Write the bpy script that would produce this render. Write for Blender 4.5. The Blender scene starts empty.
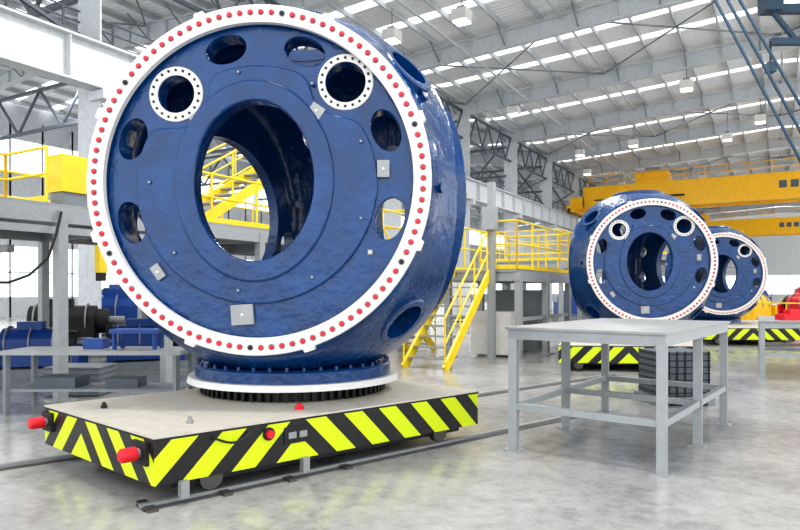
import bpy, bmesh, math, random
from mathutils import Vector, Matrix
random.seed(4)
TH=math.radians(30.3); CT=math.cos(TH); ST=math.sin(TH)
def W(x,y,z=0.0): return Vector((x*CT-y*ST, x*ST+y*CT, z))
scene=bpy.context.scene
scene.view_settings.view_transform='Standard'
for lk in ('Medium High Contrast','Standard - Medium High Contrast','None'):
    try:
        scene.view_settings.look=lk; print('LOOK',lk); break
    except Exception: pass
def lin(c):
    return tuple(((v/255)/12.92 if v/255<=0.04045 else (((v/255)+0.055)/1.055)**2.4) for v in c)+(1,)
def mat(name,rgb,rough=0.5,metal=0.0,var=0.08,scale=6,bump=0.0,bscale=40,coat=0.0,emit=0,spec=0.5):
    m=bpy.data.materials.new(name); m.use_nodes=True; nt=m.node_tree; N=nt.nodes; L=nt.links
    b=N['Principled BSDF']; c=lin(rgb)
    b.inputs['Roughness'].default_value=rough; b.inputs['Metallic'].default_value=metal
    b.inputs['Coat Weight'].default_value=coat; b.inputs['Specular IOR Level'].default_value=spec
    tc=N.new('ShaderNodeTexCoord')
    n=N.new('ShaderNodeTexNoise'); n.inputs['Scale'].default_value=scale; n.inputs['Detail'].default_value=5
    L.new(tc.outputs['Object'],n.inputs['Vector'])
    r=N.new('ShaderNodeValToRGB'); r.color_ramp.elements[0].position=0.3; r.color_ramp.elements[1].position=0.7
    r.color_ramp.elements[0].color=tuple(v*(1-var) for v in c[:3])+(1,)
    r.color_ramp.elements[1].color=tuple(min(1,v*(1+var)) for v in c[:3])+(1,)
    L.new(n.outputs['Fac'],r.inputs['Fac']); L.new(r.outputs['Color'],b.inputs['Base Color'])
    if bump:
        n2=N.new('ShaderNodeTexNoise'); n2.inputs['Scale'].default_value=bscale; n2.inputs['Detail'].default_value=4
        L.new(tc.outputs['Object'],n2.inputs['Vector'])
        bp=N.new('ShaderNodeBump'); bp.inputs['Strength'].default_value=bump; bp.inputs['Distance'].default_value=0.02
        L.new(n2.outputs['Fac'],bp.inputs['Height']); L.new(bp.outputs['Normal'],b.inputs['Normal'])
    if emit:
        b.inputs['Emission Color'].default_value=c; b.inputs['Emission Strength'].default_value=emit
    return m
M={}
M['blue']=mat('hub_blue_paint',(0,58,112),0.16,0,0.28,3,0.75,12,0.2,spec=0.42)
M['bluemach']=mat('machine_blue',(14,66,140),0.4)
M['white']=mat('flange_white',(222,220,216),0.4,0,0.05)
M['red']=mat('cap_red',(214,22,44),0.4)
M['dark']=mat('dark_hole',(22,24,30),0.6)
M['black']=mat('black_rubber',(28,28,30),0.6)
M['steel']=mat('steel_grey',(150,152,154),0.4,0.3,0.08)
M['tablegrey']=mat('table_grey_paint',(156,160,163),0.4,0.15,0.06,12)
M['tabletop']=mat('table_top_steel',(152,154,154),0.4,0.3,0.12,5)
M['struct']=mat('structure_grey_white',(200,204,208),0.5)
M['structd']=mat('structure_mid_grey',(128,134,140),0.5)
M['truss']=mat('truss_dark',(86,94,104),0.5)
M['purlin']=mat('purlin_white',(184,188,192),0.5)
M['yellow']=mat('safety_yellow',(240,208,30),0.4)
M['crane']=mat('crane_orange_yellow',(250,188,14),0.4)
M['beige']=mat('cart_deck_beige',(198,192,180),0.5,0,0.08,8)
M['wallp']=mat('wall_panel',(206,210,214),0.6)
M['rail']=mat('rail_steel',(92,90,88),0.4,0.6)
M['gear']=mat('gear_black',(40,40,42),0.4,0.6)
M['darkblue']=mat('jib_blue_grey',(52,76,96),0.5)
M['green']=mat('machine_green',(70,140,110),0.5)
M['lamp']=mat('lamp_lens',(255,252,240),0.4,emit=3)
def deckmat():
    m=mat('roof_deck_white',(248,249,250),0.5,0,0.02); nt=m.node_tree;N=nt.nodes;L=nt.links
    tc=N.new('ShaderNodeTexCoord'); w=N.new('ShaderNodeTexWave'); w.bands_direction='Y'; w.inputs['Scale'].default_value=1.1
    L.new(tc.outputs['Object'],w.inputs['Vector']); bp=N.new('ShaderNodeBump'); bp.inputs['Strength'].default_value=0.6; bp.inputs['Distance'].default_value=0.06
    L.new(w.outputs['Fac'],bp.inputs['Height']); L.new(bp.outputs['Normal'],N['Principled BSDF'].inputs['Normal']); return m
M['deck']=deckmat()
def floormat():
    m=bpy.data.materials.new('floor_concrete'); m.use_nodes=True; nt=m.node_tree;N=nt.nodes;L=nt.links;b=N['Principled BSDF']
    tc=N.new('ShaderNodeTexCoord')
    n=N.new('ShaderNodeTexNoise'); n.inputs['Scale'].default_value=0.7; n.inputs['Detail'].default_value=9; n.inputs['Roughness'].default_value=0.65
    n3=N.new('ShaderNodeTexNoise'); n3.inputs['Scale'].default_value=7; n3.inputs['Detail'].default_value=10; n3.inputs['Roughness'].default_value=0.75
    L.new(tc.outputs['Object'],n.inputs['Vector']); L.new(tc.outputs['Object'],n3.inputs['Vector'])
    mx=N.new('ShaderNodeMix'); mx.data_type='FLOAT'; mx.inputs[0].default_value=0.5
    L.new(n.outputs['Fac'],mx.inputs[2]); L.new(n3.outputs['Fac'],mx.inputs[3])
    r=N.new('ShaderNodeValToRGB'); e=r.color_ramp.elements
    e[0].position=0.36; e[0].color=lin((124,123,121)); e[1].position=0.62; e[1].color=lin((180,179,177))
    e2=r.color_ramp.elements.new(0.5); e2.color=lin((162,161,159))
    L.new(mx.outputs[0],r.inputs['Fac']); L.new(r.outputs['Color'],b.inputs['Base Color'])
    rr=N.new('ShaderNodeMapRange'); rr.inputs[3].default_value=0.06; rr.inputs[4].default_value=0.32
    L.new(n.outputs['Fac'],rr.inputs[0]); L.new(rr.outputs[0],b.inputs['Roughness'])
    bp=N.new('ShaderNodeBump'); bp.inputs['Strength'].default_value=0.05; bp.inputs['Distance'].default_value=0.01
    L.new(n3.outputs['Fac'],bp.inputs['Height']); L.new(bp.outputs['Normal'],b.inputs['Normal'])
    return m
M['floor']=floormat()
def hazmat():
    m=bpy.data.materials.new('hazard_stripes'); m.use_nodes=True; nt=m.node_tree;N=nt.nodes;L=nt.links;b=N['Principled BSDF']
    uv=N.new('ShaderNodeUVMap'); sp=N.new('ShaderNodeSeparateXYZ'); L.new(uv.outputs[0],sp.inputs[0])
    a=N.new('ShaderNodeMath'); a.operation='ABSOLUTE'; L.new(sp.outputs[0],a.inputs[0])
    s=N.new('ShaderNodeMath'); s.operation='ADD'; L.new(a.outputs[0],s.inputs[0]); L.new(sp.outputs[1],s.inputs[1])
    d=N.new('ShaderNodeMath'); d.operation='DIVIDE'; d.inputs[1].default_value=0.38; L.new(s.outputs[0],d.inputs[0])
    f=N.new('ShaderNodeMath'); f.operation='FRACT'; L.new(d.outputs[0],f.inputs[0])
    g=N.new('ShaderNodeMath'); g.operation='GREATER_THAN'; g.inputs[1].default_value=0.52; L.new(f.outputs[0],g.inputs[0])
    mx=N.new('ShaderNodeMix'); mx.data_type='RGBA'; mx.inputs[6].default_value=lin((212,230,14)); mx.inputs[7].default_value=lin((20,20,22))
    L.new(g.outputs[0],mx.inputs[0]); L.new(mx.outputs[2],b.inputs['Base Color']); b.inputs['Roughness'].default_value=0.4
    return m
M['haz']=hazmat()

class B:
    def __init__(s): s.bm=bmesh.new(); s.mats=[]; s.uv=s.bm.loops.layers.uv.new('UVMap')
    def mi(s,m):
        if m not in s.mats: s.mats.append(m)
        return s.mats.index(m)
    def faces(s,vs,fs,m,smooth=False):
        bv=[s.bm.verts.new(v) for v in vs]; i=s.mi(m); out=[]
        for f in fs:
            try: q=s.bm.faces.new([bv[k] for k in f]); q.material_index=i; q.smooth=smooth; out.append(q)
            except ValueError: pass
        return out
    def box(s,c,sz,m,rz=0.0):
        c=Vector(c); R=Matrix.Rotation(rz,3,'Z'); h=[v/2 for v in sz]
        vs=[c+R@Vector((a*h[0],b*h[1],d*h[2])) for a in(-1,1) for b in(-1,1) for d in(-1,1)]
        s.faces(vs,[(0,1,3,2),(4,6,7,5),(0,4,5,1),(2,3,7,6),(0,2,6,4),(1,5,7,3)],m)
    def bar(s,p,q,w,h,m):
        p=Vector(p);q=Vector(q);d=(q-p).normalized()
        up=Vector((0,0,1)) if abs(d.z)<0.95 else Vector((0,1,0))
        a=d.cross(up).normalized(); u=a.cross(d).normalized()
        vs=[e+a*(i*w/2)+u*(j*h/2) for e in(p,q) for i in(-1,1) for j in(-1,1)]
        s.faces(vs,[(0,1,3,2),(4,6,7,5),(0,4,5,1),(2,3,7,6),(0,2,6,4),(1,5,7,3)],m)
    def ibeam(s,p,q,w,h,m,t=0.04):
        p=Vector(p);q=Vector(q)
        s.bar(p,q,t*0.7,h,m)
        z=Vector((0,0,h/2))
        if abs((q-p).normalized().z)<0.9:
            s.bar(p+z,q+z,w,t,m); s.bar(p-z,q-z,w,t,m)
    def cyl(s,p,q,r,m,n=16,r2=None,smooth=True,caps=True):
        p=Vector(p);q=Vector(q);d=(q-p).normalized(); r2=r if r2 is None else r2
        up=Vector((0,0,1)) if abs(d.z)<0.95 else Vector((0,1,0))
        a=d.cross(up).normalized(); u=a.cross(d).normalized()
        vs=[]
        for e,rr in((p,r),(q,r2)):
            for k in range(n):
                t=2*math.pi*k/n; vs.append(e+(a*math.cos(t)+u*math.sin(t))*rr)
        s.faces(vs,[(k,(k+1)%n,n+(k+1)%n,n+k) for k in range(n)],m,smooth)
        if caps:
            s.faces(vs[:n],[tuple(range(n))[::-1]],m); s.faces(vs[n:],[tuple(range(n))],m)
    def ring(s,c,ax,ro,ri,th,m,n=64,bev=0.0):
        c=Vector(c);d=Vector(ax).normalized(); up=Vector((0,0,1)) if abs(d.z)<0.95 else Vector((0,1,0))
        a=d.cross(up).normalized(); u=a.cross(d).normalized()
        prof=[(ri,0),(ri,th),(ro-bev,th),(ro,th-bev),(ro,0)] if bev else [(ri,0),(ri,th),(ro,th),(ro,0)]
        K=len(prof)
        for j in range(K):
            j2=(j+1)%K; vs=[]
            for pr in(prof[j],prof[j2]):
                for k in range(n):
                    t=2*math.pi*k/n; vs.append(c+(a*math.cos(t)+u*math.sin(t))*pr[0]+d*pr[1])
            s.faces(vs,[(k,(k+1)%n,n+(k+1)%n,n+k) for k in range(n)],m,prof[j][0]==prof[j2][0])
    def obj(s,name,parent=None,bevel=0,fixn=True):
        if fixn: bmesh.ops.recalc_face_normals(s.bm,faces=s.bm.faces)
        me=bpy.data.meshes.new(name); s.bm.to_mesh(me); s.bm.free()
        for m in s.mats: me.materials.append(m)
        o=bpy.data.objects.new(name,me); scene.collection.objects.link(o)
        if parent: o.parent=parent
        if bevel:
            md=o.modifiers.new('bev','BEVEL'); md.width=bevel; md.segments=2; md.limit_method='ANGLE'
        return o
def empty(name,loc=(0,0,0),rz=0,sc=1):
    e=bpy.data.objects.new(name,None); scene.collection.objects.link(e); e.location=loc; e.rotation_euler[2]=rz; e.scale=(sc,)*3; e.empty_display_size=0.1
    return e

# ---------------- camera
cam=bpy.data.cameras.new('camera'); co=bpy.data.objects.new('camera',cam); scene.collection.objects.link(co)
co.location=(0,0,1.5); co.rotation_euler=(math.radians(90),0,TH); cam.sensor_width=36; cam.lens=36*650/800; cam.shift_y=27/800
cam.clip_end=400; scene.camera=co

# ---------------- world
w=bpy.data.worlds.new('world'); scene.world=w; w.use_nodes=True
bg=w.node_tree.nodes['Background']; bg.inputs[0].default_value=(0.96,0.985,1.0,1); bg.inputs[1].default_value=2.25

# ---------------- shell (hall X=transverse, Y=long)
b=B(); b.box((-12,50,-0.1),(60,130,0.2),M['floor']); b.obj('floor')
SP=[3+8*k for k in range(-1,14)]
def roofz(t):
    if t>-16: return 12.9+0.9*(1-abs(t)/16)
    return 12.9+0.9*(1-abs(t+28)/12)
b=B()
for s0 in SP[:-1]:
    for (ya,yb) in((s0,s0+2.5),(s0+3.1,s0+4.9),(s0+5.5,s0+8)):
        for (ta,tb) in((-40,-28),(-28,-16),(-16,0),(0,17)):
            za=roofz(ta+1e-4) if ta!=-40 else 12.9; zb=roofz(tb-1e-4)
            if ta==-28: za=13.8
            if ta==-16: za=12.9
            if tb==-16: zb=12.9
            if ta==0: za=13.8
            vs=[(ta,ya,za),(tb,ya,zb),(tb,yb,zb),(ta,yb,za),(ta,ya,za+.08),(tb,ya,zb+.08),(tb,yb,zb+.08),(ta,yb,za+.08)]
            b.faces(vs,[(0,1,2,3),(4,7,6,5),(0,4,5,1),(1,5,6,2),(2,6,7,3),(3,7,4,0)],M['deck'])
ceil=b.obj('ceiling')
b=B()
t=-39.2
while t<16.5:
    z=roofz(t)-0.13
    b.bar((t,-5,z),(t,107,z),0.07,0.22,M['purlin']); t+=1.6
b.obj('roof_purlins')
b=B()
for s0 in SP:
    for (ta,tb,za,zb) in((-40,-28,12.9,13.8),(-28,-16,13.8,12.9),(-16,0,12.9,13.8),(0,17,13.8,12.9)):
        b.ibeam((ta,s0,za-.62),(tb,s0,zb-.62),0.32,0.72,M['struct'],0.05)
        for k in range(0,10):
            f=(k+.5)/10; tt=ta+(tb-ta)*f; zz=za+(zb-za)*f
            b.box((tt,s0,zz-.62),(.02,.26,.68),M['struct'])
            if k%2: 
                b.bar((tt,s0,zz-1.0),(tt,s0+1.1,zz-.2),0.05,0.05,M['structd']); b.bar((tt,s0,zz-1.0),(tt,s0-1.1,zz-.2),0.05,0.05,M['structd'])
for s0 in SP[:-1]:
    for ta in(-16,-8,0,-24,-32):
        za=roofz(ta+.01)-.35; zb=roofz(ta+7.9)-.35
        b.cyl((ta+.1,s0,za),(ta+.1,s0+8,za),0.05,M['purlin'],8)
        if (SP.index(s0))%2==0:
            b.cyl((ta,s0,za),(ta+8,s0+8,zb),0.04,M['structd'],6); b.cyl((ta+8,s0,zb),(ta,s0+8,za),0.04,M['structd'],6)
b.cyl((-12,-5,12.1),(-12,107,12.1),0.05,M['purlin'],8)
b.obj('roof_rafters')
for s0 in SP:
    for tcol in(-16.2,):
        b=B()
        b.bar((tcol-.28,s0,0),(tcol-.28,s0,12.5),0.4,0.05,M['struct']); b.bar((tcol+.28,s0,0),(tcol+.28,s0,12.5),0.4,0.05,M['struct'])
        b.box((tcol,s0,6.2),(0.56,0.04,12.4),M['struct']); b.box((tcol,s0,0.02),(0.8,0.6,0.04),M['steel'])
        b.box((tcol+.5,s0,6.75),(0.6,0.3,0.25),M['struct'])
        b.obj('steel_column')
b=B()
for i,s0 in enumerate(SP[:-1]):
    for (z0,z1) in((10.6,12.2),):
        b.bar((-16.2,s0,z0),(-16.2,s0+8,z0),0.12,0.12,M['truss']); b.bar((-16.2,s0,z1),(-16.2,s0+8,z1),0.12,0.12,M['truss'])
        for k in range(8):
            b.bar((-16.2,s0+k,z0 if k%2 else z1),(-16.2,s0+k+1,z1 if k%2 else z0),0.08,0.08,M['truss'])
    if i%3!=2:
        b.bar((-16.2,s0,8.2),(-16.2,s0+8,10.6),0.09,0.09,M['truss']); b.bar((-16.2,s0+8,8.2),(-16.2,s0,10.6),0.09,0.09,M['truss'])
b.obj('column_line_truss')
b=B()
b.ibeam((-15.7,-6,7.5),(-15.7,106,7.5),0.5,1.15,M['struct'],0.06)
y=-6
while y<106:
    b.box((-15.58,y,7.5),(0.2,0.03,1.1),M['struct']); y+=2
b.bar((-15.7,-6,8.15),(-15.7,106,8.15),0.08,0.1,M['rail'])
y=-6
while y<60:
    b.bar((-16.6,y,8.1),(-16.6,y,9.2),0.05,0.05,M['truss']); y+=1.5
for z in(8.6,8.9,9.2): b.bar((-16.6,-6,z),(-16.6,60,z),0.04,0.04,M['truss'])
b.box((-16.5,27,8.05),(0.9,66,0.06),M['truss'])
b.obj('crane_runway_beam')
b=B()
for s0 in SP[1:8]:
    z0,z1=9.6,11.6
    b.bar((-40.05,s0,z0),(-16.5,s0,z0),0.15,0.15,M['truss']); b.bar((-40.05,s0,z1),(-16.5,s0,z1),0.15,0.15,M['truss'])
    b.bar((-39.85,s0,0),(-39.85,s0,12.6),0.35,0.35,M['struct'])
    n=12
    for k in range(n):
        xa=-39.5+22.5*k/n; xb=-39.5+22.5*(k+1)/n
        b.bar((xa,s0,z0 if k%2 else z1),(xb,s0,z1 if k%2 else z0),0.1,0.1,M['truss'])
b.obj('bay_lattice_trusses')
b=B()
b.box((-40.2,50,0.6),(0.2,114,1.2),M['wallp']); b.box((-40.2,50,6.5),(0.2,114,4.4),M['wallp']); b.box((-40.2,50,11.9),(0.2,114,2.2),M['wallp'])
for k in range(58): b.box((-40.15,-6+2*k,6),(0.1,0.12,12),M['struct'])
b.box((-40.15,50,2.7),(0.1,114,0.08),M['struct'])
b.obj('wall_left')
b=B()
b.box((-12,108,0.6),(56,0.2,1.2),M['wallp']); b.box((-12,108,8.8),(56,0.2,9.8),M['wallp'])
for k in range(28): b.box((-39+2*k,107.9,2.5),(0.12,0.1,3),M['struct'])
b.obj('wall_back')

# ---------------- overhead cranes
def crane(s0,zb):
    b=B()
    for dy in(0,2.2):
        b.box((-0.0,s0+dy,zb+1.2),(29,0.45,2.0),M['crane'])
        b.box((-15,s0+dy,zb+.9),(1.2,0.45,1.0),M['crane'])
    b.box((-15.4,s0+1.1,zb+.4),(0.7,4,0.6),M['crane'])
    for dy in(-.9,3.1): b.cyl((-15.6,s0+dy,zb+.22),(-15.4,s0+dy,zb+.22),0.22,M['rail'])
    for k in range(20):
        b.bar((-14+1.5*k,s0-.3,zb+2.1),(-14+1.5*k,s0-.3,zb+3.1),0.05,0.05,M['crane'])
    for z in(2.6,3.1): b.bar((-14,s0-.3,zb+z),(14.5,s0-.3,zb+z),0.05,0.05,M['crane'])
    b.box((-9,s0+1.1,zb+2.6),(2.5,2.6,.9),M['crane']); b.box((-9,s0+1.1,zb+3.3),(1.2,1.4,0.5),M['structd'])
    b.box((-10,s0-.35,zb+1.0),(7,.25,.12),M['black']); b.box((-13.2,s0-.4,zb+.2),(1.2,.8,1.4),M['crane'])
    b.cyl((-9,s0+1.1,zb+2.2),(-9,s0+1.1,zb-.5),0.05,M['black']); b.box((-9,s0+1.1,zb-.7),(0.5,0.3,0.6),M['crane'])
    for k in range(3): b.box((0.2+0.75*k,s0-.235,zb+1.3),(0.5,0.02,0.55),M['truss'])
    return b.obj('overhead_crane')
crane(56,8.2); crane(90,8.2)
for (t_,s_) in[(-10.2,22),(-13.4,22.3),(-12.7,48),(-8.7,46.7),(-13,35),(-4,35),(-3,22),(-3,48),(-13,64),(-6,64),(-14.2,56),(-1,44)]:
    b=B(); zr=roofz(t_)-.2; z=11.6
    b.cyl((t_,s_,z+.3),(t_,s_,zr),0.025,M['structd'],6)
    b.box((t_,s_,z+.15),(0.6,0.6,0.42),M['white']); b.box((t_,s_,z-.09),(0.52,0.52,0.04),M['lamp']); b.box((t_,s_,z+.42),(0.3,0.3,0.14),M['structd'])
    b.obj('high_bay_lamp',bevel=0.02)

# ---------------- HUB
NRM=[Vector((math.sin(math.radians(120*k)),-math.cos(math.radians(120*k)),0)) for k in range(3)]
def rad(d,ins):
    t=0.15 if ins else 0
    core_a,core_b,e=1.58-t,1.76-t,2.6
    hx=math.hypot(d.x,d.y)
    core=((hx/core_a)**e+(abs(d.z)/core_b)**e)**(-1/e)
    rs=[core]
    for i,n in enumerate(NRM):
        c=d.dot(n)
        if c>0.05:
            rc=((1.40 if i==0 else 1.29)-t)/math.sqrt(max(1e-6,1-c*c)); rs.append(min(rc,4))
    p=10; r=(sum(x**p for x in rs))**(1/p)
    q=[r]
    for i,n in enumerate(NRM):
        c=d.dot(n)
        if c>0.05: q.append(((1.28 if i==0 else 1.24)-t)/c)
    P=26; return (sum(x**-P for x in q))**(-1/P)
def star(ins,nu,nv,name):
    bm=bmesh.new(); rows=[]
    for j in range(1,nv):
        ph=math.pi*j/nv-math.pi/2; row=[]
        for i in range(nu):
            a=2*math.pi*(i+.37)/nu; d=Vector((math.cos(ph)*math.cos(a),math.cos(ph)*math.sin(a),math.sin(ph)))
            row.append(bm.verts.new(d*rad(d,ins)))
        rows.append(row)
    lo=bm.verts.new(Vector((0,0,-1))*rad(Vector((0,0,-1)),ins)); hi=bm.verts.new(Vector((0,0,1))*rad(Vector((0,0,1)),ins))
    for j in range(len(rows)-1):
        for i in range(nu):
            k=(i+1)%nu; bm.faces.new((rows[j][i],rows[j][k],rows[j+1][k],rows[j+1][i]))
    for i in range(nu):
        k=(i+1)%nu; bm.faces.new((lo,rows[0][k],rows[0][i])); bm.faces.new((hi,rows[-1][i],rows[-1][k]))
    for f in bm.faces: f.smooth=True
    me=bpy.data.meshes.new(name); bm.to_mesh(me); bm.free(); me.materials.append(M['blue'])
    o=bpy.data.objects.new(name,me); scene.collection.objects.link(o); return o
def frame(n):
    r=Vector((0,0,1)).cross(n)
    return r.normalized(),Vector((0,0,1))
HA=(21,-16,161,197,70,104)
def slot(a,rr=1.17,st=.185,sr=.125,n=40):
    a=math.radians(a); cx,cy=rr*math.cos(a),rr*math.sin(a)
    return [(cx+math.cos(a)*sr*math.cos(t)-math.sin(a)*st*math.sin(t), cy+math.sin(a)*sr*math.cos(t)+math.cos(a)*st*math.sin(t)) for t in [2*math.pi*k/n for k in range(n)]]
def ell(cx,cy,a,b_,n=72): return [(cx+a*math.cos(2*math.pi*k/n),cy+b_*math.sin(2*math.pi*k/n)) for k in range(n)]
PORTS=[(-.71,.75,.165),(.74,.82,.175)]
OV=(-.03,0.0,.53,.69)
body=star(False,220,130,'b'); inner=star(True,120,72,'i')
cb=B()
def prism(n,pts,d0,d1):
    r,u=frame(n); k_=len(pts)
    bv=[cb.bm.verts.new(n*dd+r*x+u*y) for dd in(d0,d1) for x,y in pts]
    for k in range(k_): cb.bm.faces.new((bv[k],bv[(k+1)%k_],bv[k_+(k+1)%k_],bv[k_+k]))
    cb.bm.faces.new(bv[:k_][::-1]); cb.bm.faces.new(bv[k_:])
cb.mi(M['blue'])
for i,n in enumerate(NRM):
    for j,a in enumerate(HA):
        if i==1 and j in(2,3,5,4): continue
        if i==2 and j!=1 and j!=3: continue
        prism(n,slot(a,1.14 if i==0 else 1.06,.19 if i==0 else .15,.13 if i==0 else .10),0.9,1.6)
    for j,(p,q,h) in enumerate(PORTS):
        if i==1 and j==1: continue
        if i==2: continue
        prism(n,ell(p,q,h+.01,h+.01,36),0.95,1.6)
    if i==2: prism(n,ell(0,-.05,.86,.88,64),.85,1.6)
    else: prism(n,ell(OV[0],OV[1],OV[2]+.01,OV[3]+.01,64),.9,1.6)
cb.cyl((0,0,1.3),(0,0,2),.5,M['blue'],48)
SD=[]
for az in(-31,90,210):
    for el in(-41,38):
        a=math.radians(az);e=math.radians(el); d=Vector((math.cos(e)*math.cos(a),math.cos(e)*math.sin(a),math.sin(e))); SD.append(d)
        R0=rad(d,False); cb.cyl(d*(R0-.4),d*(R0+.3),.2,M['blue'],36)
cut=cb.obj('c')
for o_ in(inner,cut):
    md=body.modifiers.new('x','BOOLEAN'); md.operation='DIFFERENCE'; md.solver='EXACT'; md.object=o_
bpy.context.view_layer.update()
dg=bpy.context.evaluated_depsgraph_get()
bodyme=bpy.data.meshes.new_from_object(body.evaluated_get(dg)); bodyme.name='hub_casting'
print('BODY',len(bodyme.vertices))
while len(bodyme.materials)>1: bodyme.materials.pop()
for p in bodyme.polygons: p.material_index=0
for o_ in(body,inner,cut): bpy.data.objects.remove(o_)
try: bodyme.set_sharp_from_angle(angle=math.radians(35))
except Exception as ex: print(ex)

def plate(outer,holes,depth,bev):
    cu=bpy.data.curves.new('p','CURVE'); cu.dimensions='2D'; cu.fill_mode='BOTH'; cu.extrude=depth; cu.bevel_depth=bev; cu.bevel_resolution=2
    def sp(pts):
        s=cu.splines.new('POLY'); s.points.add(len(pts)-1); s.use_cyclic_u=True
        for i,(x,y) in enumerate(pts): s.points[i].co=(x,y,0,1)
    sp(outer)
    for h in holes: sp(h)
    o=bpy.data.objects.new('p',cu); scene.collection.objects.link(o); bpy.context.view_layer.update()
    dg=bpy.context.evaluated_depsgraph_get(); me=bpy.data.meshes.new_from_object(o.evaluated_get(dg)); bpy.data.objects.remove(o)
    me.materials.clear(); me.materials.append(M['blue'])
    for p in me.polygons: p.use_smooth=True
    try: me.set_sharp_from_angle(angle=math.radians(30))
    except Exception: pass
    return me
pl1=plate(ell(0,0,1.325,1.325,128),[slot(a,1.155,.185,.125) for a in HA]+[ell(p,q,h,h,40) for p,q,h in PORTS]+[ell(OV[0],OV[1],OV[2]+.01,OV[3]+.01)],.03,.006)
pad=[]
for k in range(160):
    a=2*math.pi*k/160; rr=0.96+(.06 if math.sin(a)<0 else .06*(1-math.sin(a)))
    x,y=rr*math.cos(a)-.02,rr*math.sin(a)
    for (p,q,h) in PORTS:
        d=math.hypot(x-p,y-q)
        if d<.36:
            for _ in range(60):
                rr-=.01; x,y=rr*math.cos(a)-.02,rr*math.sin(a)
                if math.hypot(x-p,y-q)>=.31: break
    pad.append((x,y))
sm=pad[:]
for _ in range(3): sm=[((sm[k-1][0]+sm[k][0]+sm[(k+1)%160][0])/3,(sm[k-1][1]+sm[k][1]+sm[(k+1)%160][1])/3) for k in range(160)]
pl2=plate(sm,[ell(*OV[:2],OV[2]+.005,OV[3]+.005)],.010,.014)
pl2b=plate(ell(OV[0],OV[1],.66,.83,96),[ell(OV[0],OV[1],OV[2],OV[3])],.008,.02)
def hubrings():
    b=B()
    for fi,n in enumerate(NRM):
        r,u=frame(n)
        if fi==0:
            b.ring(n*1.10,n,1.42,1.32,.26,M['blue'],128)
            b.ring(n*1.355,n,1.46,1.312,.055,M['white'],160,0.008)
            R_,nz=1.392,1.41
        else:
            b.ring(n*1.12,n,1.33,1.24,.16,M['blue'],128,.01); R_,nz=1.285,1.28
        nb=98
        for k in range(nb):
            a=2*math.pi*k/nb; c=(r*math.cos(a)+u*math.sin(a))*R_
            m=M['red'] if (k%17!=5) else M['dark']
            if fi==0:
                b.cyl(n*(nz-.002)+c,n*(nz+.004)+c,.026,M['structd'],12,smooth=False)
                b.cyl(n*nz+c,n*(nz+.022)+c,.020,m,12,.016)
            elif k%2: b.cyl(n*nz+c,n*(nz+.02)+c,.02,M['steel'],8)
        if fi==0:
            for k in range(8):
                a=2*math.pi*(k+.45)/8+.06*math.sin(3*k); rd=(r*math.cos(a)+u*math.sin(a)); tg=(-r*math.sin(a)+u*math.cos(a))
                c=n*1.37+rd*1.46
                vs=[c+rd*x+tg*y+n*z for z in(-.04,.035) for (x,y) in((-.05,-.07),(-.05,.07),(.03,.04),(.03,-.04))]
                b.faces(vs,[(0,1,2,3),(7,6,5,4),(0,4,5,1),(1,5,6,2),(2,6,7,3),(3,7,4,0)],M['white'])
        for j,(p,q,h) in enumerate(PORTS):
            if fi==1 and j==1: continue
            if fi==2: continue
            dd=1.29 if fi==0 else 1.22
            b.ring(n*dd+r*p+u*q,n,.235,h-.004,.05,M['white'],48,0.006)
            for k in range(20):
                a=2*math.pi*k/20; c=n*(dd+.05)+r*(p+.202*math.cos(a))+u*(q+.202*math.sin(a)); b.cyl(c,c+n*.006,.012,M['dark'],8)
        if fi==1:
            for (p,q) in((0,.0),):
                pass
        if fi==0:
          for (p,q,sx,sy,ang) in((-.13,-1.12,.19,.17,4),(1.06,.09,.10,.14,0),(-.86,-.76,.08,.13,35),(.50,.58,.12,.10,-35),(-.52,.54,.11,.09,40),(.95,-.60,.04,.04,0)):
            ca,sa=math.cos(math.radians(ang)),math.sin(math.radians(ang))
            o0=n*1.345+r*p+u*q
            e1=r*ca+u*sa; e2=-r*sa+u*ca
            vs=[o0+e1*(i*sx/2)+e2*(j*sy/2)+n*k for i in(-1,1) for j in(-1,1) for k in(-.03,.018)]
            b.faces(vs,[(0,1,3,2),(4,6,7,5),(0,4,5,1),(2,3,7,6),(0,2,6,4),(1,5,7,3)],M['steel'])
            c=o0+n*.018; b.cyl(c,c+n*.008,.012,M['white'],8)
          for k in range(9):
            a=2*math.pi*(k+.5)/9; c=n*1.34+r*.93*math.cos(a)+u*.93*math.sin(a)
            if all(math.hypot(.93*math.cos(a)-p,.93*math.sin(a)-q)>.27 for p,q,_ in PORTS): b.cyl(c-n*.04,c+n*.03,.02,M['blue'],10); b.cyl(c+n*.03,c+n*.034,.01,M['steel'],8)
    for d in SD:
        R0=rad(d,False)
        b.ring(d*(R0-.10),d,.27,.2,.12,M['blue'],40,0.015)
    b.ring((0,0,-1.76),(0,0,1),1.0,.6,.12,M['blue'],96,.02)
    for k in range(40):
        a=2*math.pi*k/40; b.cyl((.97*math.cos(a),.97*math.sin(a),-1.65),(.97*math.cos(a),.97*math.sin(a),-1.61),.018,M['blue'],8)
    b.ring((0,0,1.66),(0,0,1),.62,.49,.12,M['blue'],64,.02)
    for az in(-30,90,210):
        a=math.radians(az)
        for z_ in(.8,.0): 
            d=Vector((math.cos(a),math.sin(a),z_/1.5)).normalized(); R0=rad(d,False); b.cyl(d*(R0-.1),d*(R0+.04),.045,M['blue'],12)
    o=b.obj('flange_rings'); me=o.data; bpy.data.objects.remove(o); return me
ringme=hubrings()
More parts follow.
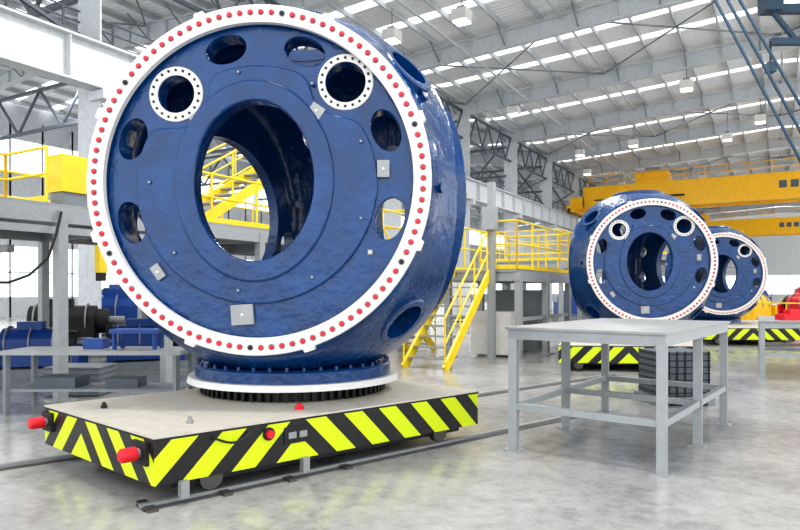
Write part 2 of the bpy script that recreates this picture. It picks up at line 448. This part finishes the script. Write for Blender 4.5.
def hub(loc,rz,sc=1):
    e=empty('wind_turbine_hub',loc,rz,sc)
    def add(nm,me,mtx=None):
        o=bpy.data.objects.new(nm,me); scene.collection.objects.link(o); o.parent=e
        if mtx: o.matrix_local=mtx
    add('casting_body',bodyme); add('flange_rings',ringme)
    for i,n in enumerate(NRM):
        if i: continue
        r,u=frame(n)
        for nm,me,dd in(('face_plate',pl1,1.29),('raised_pad',pl2,1.335),('opening_rim',pl2b,1.352)):
            mt=Matrix(((r.x,u.x,n.x,n.x*dd),(r.y,u.y,n.y,n.y*dd),(r.z,u.z,n.z,n.z*dd),(0,0,0,1)))
            add(nm,me,mt)
    return e
H1=W(-1.10,6.80); hub((H1.x,H1.y,.67+1.76),TH-math.radians(4))
H2=W(5.60,15.3); hub((H2.x,H2.y,.52+1.76*.93),TH-math.radians(8),.93)
H3=W(10.3,21.5); hub((H3.x,H3.y,.52+1.76*.88),TH-math.radians(10),.88)

# ---------------- carts
def cart(P,name='transfer_cart',s0s=(1.15,.75,1.1,.75),det=True):
    b=B(); n=4; zb,zt=.16,.47
    C=[W(*p) for p in P]
    for i in range(4):
        a=C[i];c=C[(i+1)%4]; Ln=(c-a).length
        f=b.faces([a+Vector((0,0,zb)),c+Vector((0,0,zb)),c+Vector((0,0,zt)),a+Vector((0,0,zt))],[(0,1,2,3)],M['haz'])[0]
        uvs=[(-s0s[i],0),(Ln-s0s[i],0),(Ln-s0s[i],zt-zb),(-s0s[i],zt-zb)]
        for lp,uvv in zip(f.loops,uvs): lp[b.uv].uv=uvv
    cen=sum(C,Vector())/4
    def sl(k,z0,z1,m):
        D=[cen+(v-cen)*k for v in C]; vs=[v+Vector((0,0,z0)) for v in D]+[v+Vector((0,0,z1)) for v in D]
        b.faces(vs,[(3,2,1,0),(4,5,6,7)]+[(j,(j+1)%4,4+(j+1)%4,4+j) for j in range(4)],m)
    sl(1.004,zt,.485,M['black']); sl(1.003,.4855,.5,M['beige']); sl(.97,.17,.2,M['black']); sl(.9,.1,.3,M['black'])
    cd=(C[1]-C[0]).normalized(); pd=(C[3]-C[0]).normalized()
    LL=(C[1]-C[0]).length; WW=(C[3]-C[0]).length
    for fa in(.14,.86):
        for fb in(.10,WW-.15):
            q=C[0]+cd*(LL*fa)+pd*fb; side=Vector((-cd.y,cd.x,0)).normalized()
            b.cyl(q-side*.04+Vector((0,0,.13)),q+side*.04+Vector((0,0,.13)),.09,M['rail'],20)
    nn=Vector((cd.y,-cd.x,0)).normalized()
    en=Vector((-pd.y,pd.x,0)).normalized()
    if en.dot(cd)>0: en=-en
    if det:
        for f_ in(.17,WW-.1):
            q=C[0]+pd*f_+Vector((0,0,.37))
            b.box(q+en*.01,(.03,.2,.16),M['black'],math.atan2(en.y,en.x))
            b.cyl(q,q+en*.1,.035,M['steel'],14); b.cyl(q+en*.05,q+en*.15,.05,M['red'],20,.05); b.cyl(q+en*.15,q+en*.165,.05,M['red'],20,.035)
        q=C[0]+cd*.88+Vector((0,0,.40)); b.cyl(q,q+nn*.02,.05,M['black'],20); b.cyl(q,q+nn*.05,.032,M['red'],16); 
        q=C[0]+cd*1.14+Vector((0,0,.36)); b.box(q,(.24,.02,.13),M['black'],math.atan2(cd.y,cd.x))
        for k in range(2): b.box(q+cd*(-.05+.1*k)+nn*.012,(.07,.01,.05),M['steel'],math.atan2(cd.y,cd.x))
        pts=[C[0]+cd*(.42+.03*k)+nn*(.03+.03*math.sin(k/10*math.pi))+Vector((0,0,.44-.05*math.sin(k/10*math.pi))) for k in range(11)]
        for k in range(10): b.cyl(pts[k],pts[k+1],.009,M['black'],8)
        for f_ in(.2,1.2):
            q=C[0]+cd*f_+nn*.02; b.box(q+Vector((0,0,.11)),(.06,.06,.12),M['steel'],math.atan2(cd.y,cd.x))
    return b.obj(name)
CP=[(-1.69,4.47),(.79,6.6),(-.66,8.1),(-3.14,5.75)]
cart(CP)
cart([(3.0,12.3),(5.6,12.1),(7.6,17.0),(4.6,17.4)],s0s=(1.3,2.5,1,2.5),det=False)
cart([(8.6,18.3),(11.2,18.1),(13.0,23.2),(10.0,23.5)],s0s=(1.3,2.5,1,2.5),det=False)
def turntable(c,z0,sc=1,zt=.67):
    b=B(); c=Vector((c.x,c.y,0))
    z1=z0+(zt-z0)*.66
    n=72; 
    b.cyl(c+Vector((0,0,z0)),c+Vector((0,0,z1)),.9*sc,M['gear'],72)
    for k in range(n):
        a=2*math.pi*k/n; d=Vector((math.cos(a),math.sin(a),0)); b.box(c+d*.92*sc+Vector((0,0,(z0+z1)/2)),(.06*sc,.035*sc,(z1-z0)*.9),M['gear'],a)
    b.cyl(c+Vector((0,0,z1)),c+Vector((0,0,zt)),1.08*sc,M['white'],96,1.06*sc)
    return b.obj('turntable')
turntable(H1,.5); turntable(H2,.5,.9,.52)
turntable(H3,.5,.85,.52)
b=B()
cdir=Vector((.758,.651)); 
def railseg(o,a0,a1):
    p=W(o[0]+cdir.x*a0,o[1]+cdir.y*a0); q=W(o[0]+cdir.x*a1,o[1]+cdir.y*a1)
    b.bar(p+Vector((0,0,.005)),q+Vector((0,0,.005)),.16,.01,M['rail']); b.bar(p+Vector((0,0,.02)),q+Vector((0,0,.02)),.05,.03,M['steel'])
railseg((-1.72,4.55),-.10,5.0); railseg((-3.0,5.85),-3,9.0)
for k in range(4):
    p=W(-1.72+cdir.x*(k*.55-.05),4.55+cdir.y*(k*.55-.05)); b.box(p+Vector((0,0,.012)),(.26,.07,.024),M['rail'],TH+math.radians(-50))
b.obj('floor_rails')
for (x,y,m,r_) in[(-.86,5.55,'red',.03),(-2.55,5.6,'black',.02),(-1.6,4.95,'steel',.02)]:
    b=B(); p=W(x,y,.5); b.cyl(p,p+Vector((0,0,.025)),r_*1.3,M[m],14); b.cyl(p+Vector((0,0,.025)),p+Vector((0,0,.05)),r_*.8,M[m],14); b.obj('loose_cap')

# ---------------- tables
def table(O,ux,vy,L1,L2,h,name='steel_work_table',nleg=3,mid=.42):
    b=B(); ux=Vector(ux).normalized(); vy=Vector(vy).normalized()
    def P(a,c,z): return W(O[0]+ux.x*a+vy.x*c,O[1]+ux.y*a+vy.y*c,z)
    for i in(0,1):
        for j in range(nleg):
            a=i*L1; c=L2*j/(nleg-1)
            b.bar(P(a,c,.015),P(a,c,h-.1),.08,.08,M['tablegrey']); b.box(P(a,c,.008),(.15,.15,.016),M['tablegrey'],TH+math.atan2(ux.y,ux.x))
        b.bar(P(i*L1,0,mid),P(i*L1,L2,mid),.06,.06,M['tablegrey'])
        b.bar(P(i*L1,-.04,h-.07),P(i*L1,L2+.04,h-.07),.08,.09,M['tablegrey'])
    for j in range(nleg):
        c=L2*j/(nleg-1)
        b.bar(P(0,c,mid),P(L1,c,mid),.06,.06,M['tablegrey']); b.bar(P(0,c,h-.07),P(L1,c,h-.07),.08,.09,M['tablegrey'])
    vs=[P(a,c,z) for z in(h-.022,h) for (a,c) in((-.06,-.06),(L1+.06,-.06),(L1+.06,L2+.06),(-.06,L2+.06))]
    b.faces(vs,[(3,2,1,0),(4,5,6,7),(0,1,5,4),(1,2,6,5),(2,3,7,6),(3,0,4,7)],M['tabletop'])
    return b.obj(name)
table((1.08,6.17),(1.07,-.84),(1.50,2.0),1.36,2.5,1.17)
table((6.3,11.3),(1.07,-.6),(1.3,2.4),2.4,2.6,1.0)
b=B()
for k in range(3):
    p=W(7.0+.5*k,11.6,1.001); b.box(p+Vector((0,0,.05)),(.45,.3,.1),M['red'],TH); b.box(p+Vector((0,0,.14)),(.2,.2,.1),M['red'] if k!=1 else M['bluemach'],TH)
b.obj('clamp_fixture')
b=B()
p=W(3.72,8.85)
rz=TH+.1
for dx in(-.34,0,.34): b.box(p+Vector((dx*math.cos(rz),dx*math.sin(rz),.05)),(.1,.7,.1),M['structd'],rz)
b.box(p+Vector((0,0,.11)),(.80,.70,.02),M['structd'],rz)
b.box(p+Vector((0,0,.42)),(.68,.60,.58),M['truss'],rz)
for k in range(7): b.box(p+Vector((0,0,.17+.085*k)),(.70,.62,.015),M['gear'],rz)
for k in range(7):
    for sgn in(-1,1):
        o=Vector(((-.33+.11*k)*math.cos(rz)-sgn*(-.312)*math.sin(rz),(-.33+.11*k)*math.sin(rz)+sgn*(-.312)*math.cos(rz),.42)); b.box(p+o,(.015,.01,.6),M['gear'],rz)
b.obj('stacked_crate')

# ---------------- platforms
def railing(b,pts,h=1.05,m='yellow',step=1.1):
    for p,q in zip(pts[:-1],pts[1:]):
        p=Vector(p);q=Vector(q);Ln=(q-p).length;n=max(1,round(Ln/step))
        for k in range(n+1):
            o=p.lerp(q,k/n); b.cyl(o,o+Vector((0,0,h)),.022,M[m],8)
        for z in(h,h*.52): b.cyl(p+Vector((0,0,z)),q+Vector((0,0,z)),.022,M[m],8)
        b.bar(p+Vector((0,0,.05)),q+Vector((0,0,.05)),.01,.09,M[m])
def stairs(b,p,q,wv):
    p=Vector(p);q=Vector(q);wv=Vector(wv); n=max(3,round((q.z-p.z)/.2))
    for o in(Vector((0,0,0)),wv):
        b.bar(p+o,q+o,.05,.2,M['yellow'])
        up=Vector((0,0,1.0))
        b.cyl(p+o+up,q+o+up,.022,M['yellow'],8); b.cyl(p+o+up*.5,q+o+up*.5,.018,M['yellow'],8)
        for k in range(0,n+1,3):
            c=p.lerp(q,k/n)+o; b.cyl(c,c+up,.02,M['yellow'],8)
    for k in range(1,n):
        c=p.lerp(q,k/n); b.bar(c,c+wv,.24,.03,M['steel'])
def platform(x0,x1,y0,y1,z,posts,sides='fblr',st=None,rh=1.05):
    b=B()
    b.box(((x0+x1)/2,(y0+y1)/2,z-.03),(x1-x0,y1-y0,.06),M['steel'])
    for x in(x0,x1): b.bar((x,y0,z-.16),(x,y1,z-.16),.1,.22,M['tablegrey'])
    for y in posts:
        b.bar((x0,y,z-.16),(x1,y,z-.16),.1,.2,M['tablegrey'])
        for x in(x0,x1):
            b.bar((x,y,0),(x,y,z-.1),.14,.14,M['tablegrey']); b.box((x,y,.01),(.3,.3,.02),M['tablegrey'])
    if 'r' in sides: railing(b,[(x1,y0,z),(x1,y1,z)],rh)
    if 'l' in sides: railing(b,[(x0,y0,z),(x0,y1,z)],rh)
    if 'f' in sides: railing(b,[(x0,y0,z),(x1,y0,z)],rh)
    if 'b' in sides: railing(b,[(x0,y1,z),(x1,y1,z)],rh)
    if st: 
        for a in st: stairs(b,*a)
    return b
b=platform(-12,-8.6,2,15,2.72,[2.2,4.3,5.4,7.2,9.4,12,14.8],sides='bl',rh=.95,st=[((-8.4,14.8,0),(-8.4,11.2,2.7),(.8,0,0)),((-10.6,8.6,2.72),(-10.6,12.6,5.0),(1.0,0,0))])
railing(b,[(-8.6,5.9,2.72),(-8.6,15,2.72)],.85)
railing(b,[(-9.6,2,2.72),(-9.6,5.2,2.72),(-8.6,5.2,2.72)],.75)
b.box((-10.1,13.6,5.0),(1.8,2.2,.08),M['steel']); railing(b,[(-9.2,12.5,5.0),(-9.2,14.7,5.0),(-11,14.7,5.0)])
for y in(12.6,14.6): b.bar((-9.3,y,2.7),(-9.3,y,5),.1,.1,M['tablegrey']); b.bar((-10.9,y,2.7),(-10.9,y,5),.1,.1,M['tablegrey'])
b.box((-8.75,5.62,3.16),(.36,.42,.52),M['yellow']); b.box((-8.75,5.62,2.81),(.3,.36,.18),M['structd']); b.box((-10.6,5,2.1),(3,.1,.1),M['tablegrey'])
b.bar((-8.6,4.3,2.35),(-8.6,7.2,2.35),.08,.1,M['tablegrey']); b.bar((-8.6,7.2,1.2),(-8.6,9.4,1.2),.08,.1,M['tablegrey'])
for q_ in(5.95,6.3): b.cyl((-8.5,q_,2.1),(-8.5,q_,2.7),.015,M['black'],8); b.box((-8.5,q_,1.98),(.12,.12,.4),M['yellow']); b.box((-8.5,q_,1.72),(.1,.1,.12),M['black'])
cp=[(-8.5,5.35,2.6),(-8.45,5.25,2.3),(-8.4,5.1,1.95),(-8.4,4.85,1.72),(-8.42,4.6,1.62),(-8.5,4.35,1.62),(-8.6,4.3,1.7)]
for a_,c_ in zip(cp[:-1],cp[1:]): b.cyl(a_,c_,.018,M['black'],8)
b.obj('mezzanine_platform')
b=platform(-6.6,-4.9,13.4,17.4,2.0,[13.5,15.4,17.3],sides='blr',st=[((-6.4,11.1,0),(-6.4,13.4,2.0),(.9,0,0))])
railing(b,[(-5.4,13.4,2),(-4.9,13.4,2)])
b.bar((-5.45,13.3,0),(-5.45,13.3,3.9),.14,.14,M['tablegrey']); b.box((-5.45,13.2,3.1),(.3,.2,.5),M['tablegrey'])
for z in(.9,): b.bar((-6.6,13.5,z),(-6.6,17.3,z),.08,.08,M['tablegrey']); b.bar((-4.9,13.5,z),(-4.9,17.3,z),.08,.08,M['tablegrey'])
b.box((-5.8,16.0,.8),(1.3,1.0,1.5),M['structd']); b.box((-5.8,14.5,.55),(1.0,.8,1.0),M['white'])
b.obj('stair_platform')
b=platform(-9.5,-6.5,22,27,2.6,[22.1,24.5,26.9],st=[((-6.2,27,0),(-6.2,23,2.6),(.9,0,0))]); b.obj('stair_platform')
b=platform(-6,-2.5,31,37,3.2,[31.1,34,36.9],st=[((-2.3,36,0),(-2.3,32,3.2),(.9,0,0))]); b.obj('stair_platform')

# ---------------- machines & background
def machine(p,sc=1,m='bluemach',rz=0):
    b=B(); p=Vector(p); k=sc
    R=Matrix.Rotation(rz,3,'Z')
    def q(x,y,z): return p+R@Vector((x*k,y*k,z*k))
    b.box(q(0,0,.1),(1.9*k,.9*k,.2*k),M['structd'],rz)
    for x in(-.8,.8):
        b.box(q(x,0,.45),(.15*k,.8*k,.5*k),M[m],rz)
    b.box(q(-.1,0,.55),(1.2*k,.7*k,.6*k),M[m],rz)
    b.cyl(q(-.75,0,.75),q(.5,0,.75),.33*k,M[m],24); b.cyl(q(.5,0,.75),q(.75,0,.75),.26*k,M['black'],24); b.cyl(q(.75,0,.75),q(1.05,0,.75),.1*k,M['steel'],16)
    b.box(q(-.2,0,1.12),(.5*k,.3*k,.2*k),M[m],rz)
    for i in(0,3,6): b.ring(q(-.65+.16*i,0,.75),R@Vector((1,0,0)),.38*k,.31*k,.03*k,M['steel'],24)
    return b.obj('gearbox_motor')
for (x,y,s_,m,r_) in[(-6.4,11.6,.8,'bluemach',.2),(-5.0,12.8,.8,'bluemach',.4),(-5.2,15.0,1.0,'bluemach',.1),(-7.6,15.0,1.1,'black',.3),(-4.2,19,1.2,'bluemach',.3),(-8,19,1.3,'bluemach',.2)]:
    p=W(x,y); machine(p,s_,m,TH+r_)
for (x,y,s_,m) in[(-9,34,1.4,'bluemach'),(-7.2,40,1.5,'bluemach'),(-1,33,1.3,'crane'),(-11,44,1.5,'bluemach'),(2,46,1.6,'red'),(-7,52,1.6,'green'),(4,60,1.7,'bluemach'),(-2,58,1.6,'bluemach'),(1,36,1.3,'red'),(3,33,1.3,'bluemach'),(4.5,38,1.5,'crane'),(-20,24,1.4,'bluemach'),(-22,30,1.5,'bluemach'),(-24,18,1.5,'bluemach'),(-26,26,1.5,'red')]:
    machine((x,y,0),s_,m,random.random()*3)
for (x,y) in[(-13.2,20),(-13.2,24),(-10.8,18.5),(-14,30),(-14,38)]:
    b=B(); b.box((x,y,1.05),(.9,.6,2.0),M['white']); b.box((x,y,.03),(.86,.56,.06),M['black']); b.box((x,y-.305,1.05),(.02,.01,1.9),M['structd']); b.box((x+.47-.02,y,1.1),(.03,.04,.2),M['black']); b.box((x+.455,y,1.05),(.01,.5,1.8),M['wallp']); b.obj('control_cabinet',bevel=.01)
b=B()
O=(-3.75,8.2)
def Q(a,c,z): return W(O[0]+a,O[1]+c,z)
b.box(Q(0,0,.76),(2.2,.7,.05),M['steel'],TH)
for a in(-1.03,1.03):
    for c in(-.3,.3): b.bar(Q(a,c,0),Q(a,c,.74),.06,.06,M['structd'])
b.box(Q(0,0,.3),(2.1,.6,.03),M['structd'],TH)
b.box(Q(-.5,0,.38),(.5,.4,.13),M['truss'],TH); b.box(Q(.3,0,.37),(.4,.3,.11),M['truss'],TH)
for a in(.2,.7):
    for c in(-.12,.12): b.bar(Q(a,c,.785),Q(a,c,1.0),.04,.04,M['bluemach'])
b.box(Q(.45,0,1.01),(.6,.32,.05),M['bluemach'],TH); b.box(Q(-.1,.05,.85),(.25,.2,.12),M['bluemach'],TH)
b.obj('work_bench')
b=B()
b.box(W(-4.7,9.6,.22),(.8,.6,.4),M['structd'],TH); 
for k in range(5): b.box(W(-4.7,9.6,.08+.08*k),(.84,.64,.015),M['truss'],TH)
b.obj('tool_crate')
b=B(); railing(b,[(-1.0,27,0),(5,27,0)],1.1); b.obj('barrier_railing')
b=B(); railing(b,[(0,41,0),(8,41,0)],1.1); b.obj('barrier_railing')
# jib + cables top right
b=B()
p0=W(11.4,20,10.2); p1=W(18,20,10.2)
dz=Vector((0,0,-1.0))
b.bar(p0,p1,.25,.25,M['darkblue']); b.bar(p0+dz,p1+dz,.2,.2,M['darkblue'])
n=8
for k in range(n):
    a=p0.lerp(p1,k/n); c=p0.lerp(p1,(k+1)/n); b.bar(a+(dz if k%2 else dz*0),c+(dz*0 if k%2 else dz),.12,.12,M['darkblue'])
b.box(p0+Vector((0,0,.3)),(.5,.5,.8),M['darkblue'],TH); b.cyl(p0+dz,p0+dz*1.7,.03,M['black']); b.box(p0+dz*1.8,(.25,.25,.3),M['darkblue'],TH)
b.bar(p1+Vector((0,0,.3)),Vector((p1.x,p1.y,0)),.5,.5,M['darkblue'])
b.obj('jib_crane')
b=B()
for k in range(3):
    x0=.3*k
    b.cyl(W(4.95+x0*.6,15,12.6),W(11.6+x0*1.6,15,.1),.035,M['darkblue'],8)
b.box(W(12.1,15,.06),(1.6,.4,.12),M['structd'],TH); b.obj('stay_cables')

# ---------------- lights
def area(loc,size,power,rot=(0,0,0)):
    l=bpy.data.lights.new('hall_light','AREA'); l.shape='SQUARE'; l.size=size; l.energy=power; l.color=(1,.98,.95)
    o=bpy.data.objects.new('hall_light',l); scene.collection.objects.link(o); o.location=loc; o.rotation_euler=rot; return o
for (x,y) in[(-3,4),(-10,12),(0,14),(-8,24),(2,28),(-8,40),(-28,18),(-28,36)]:
    area((x,y,11.3),2.0,560)
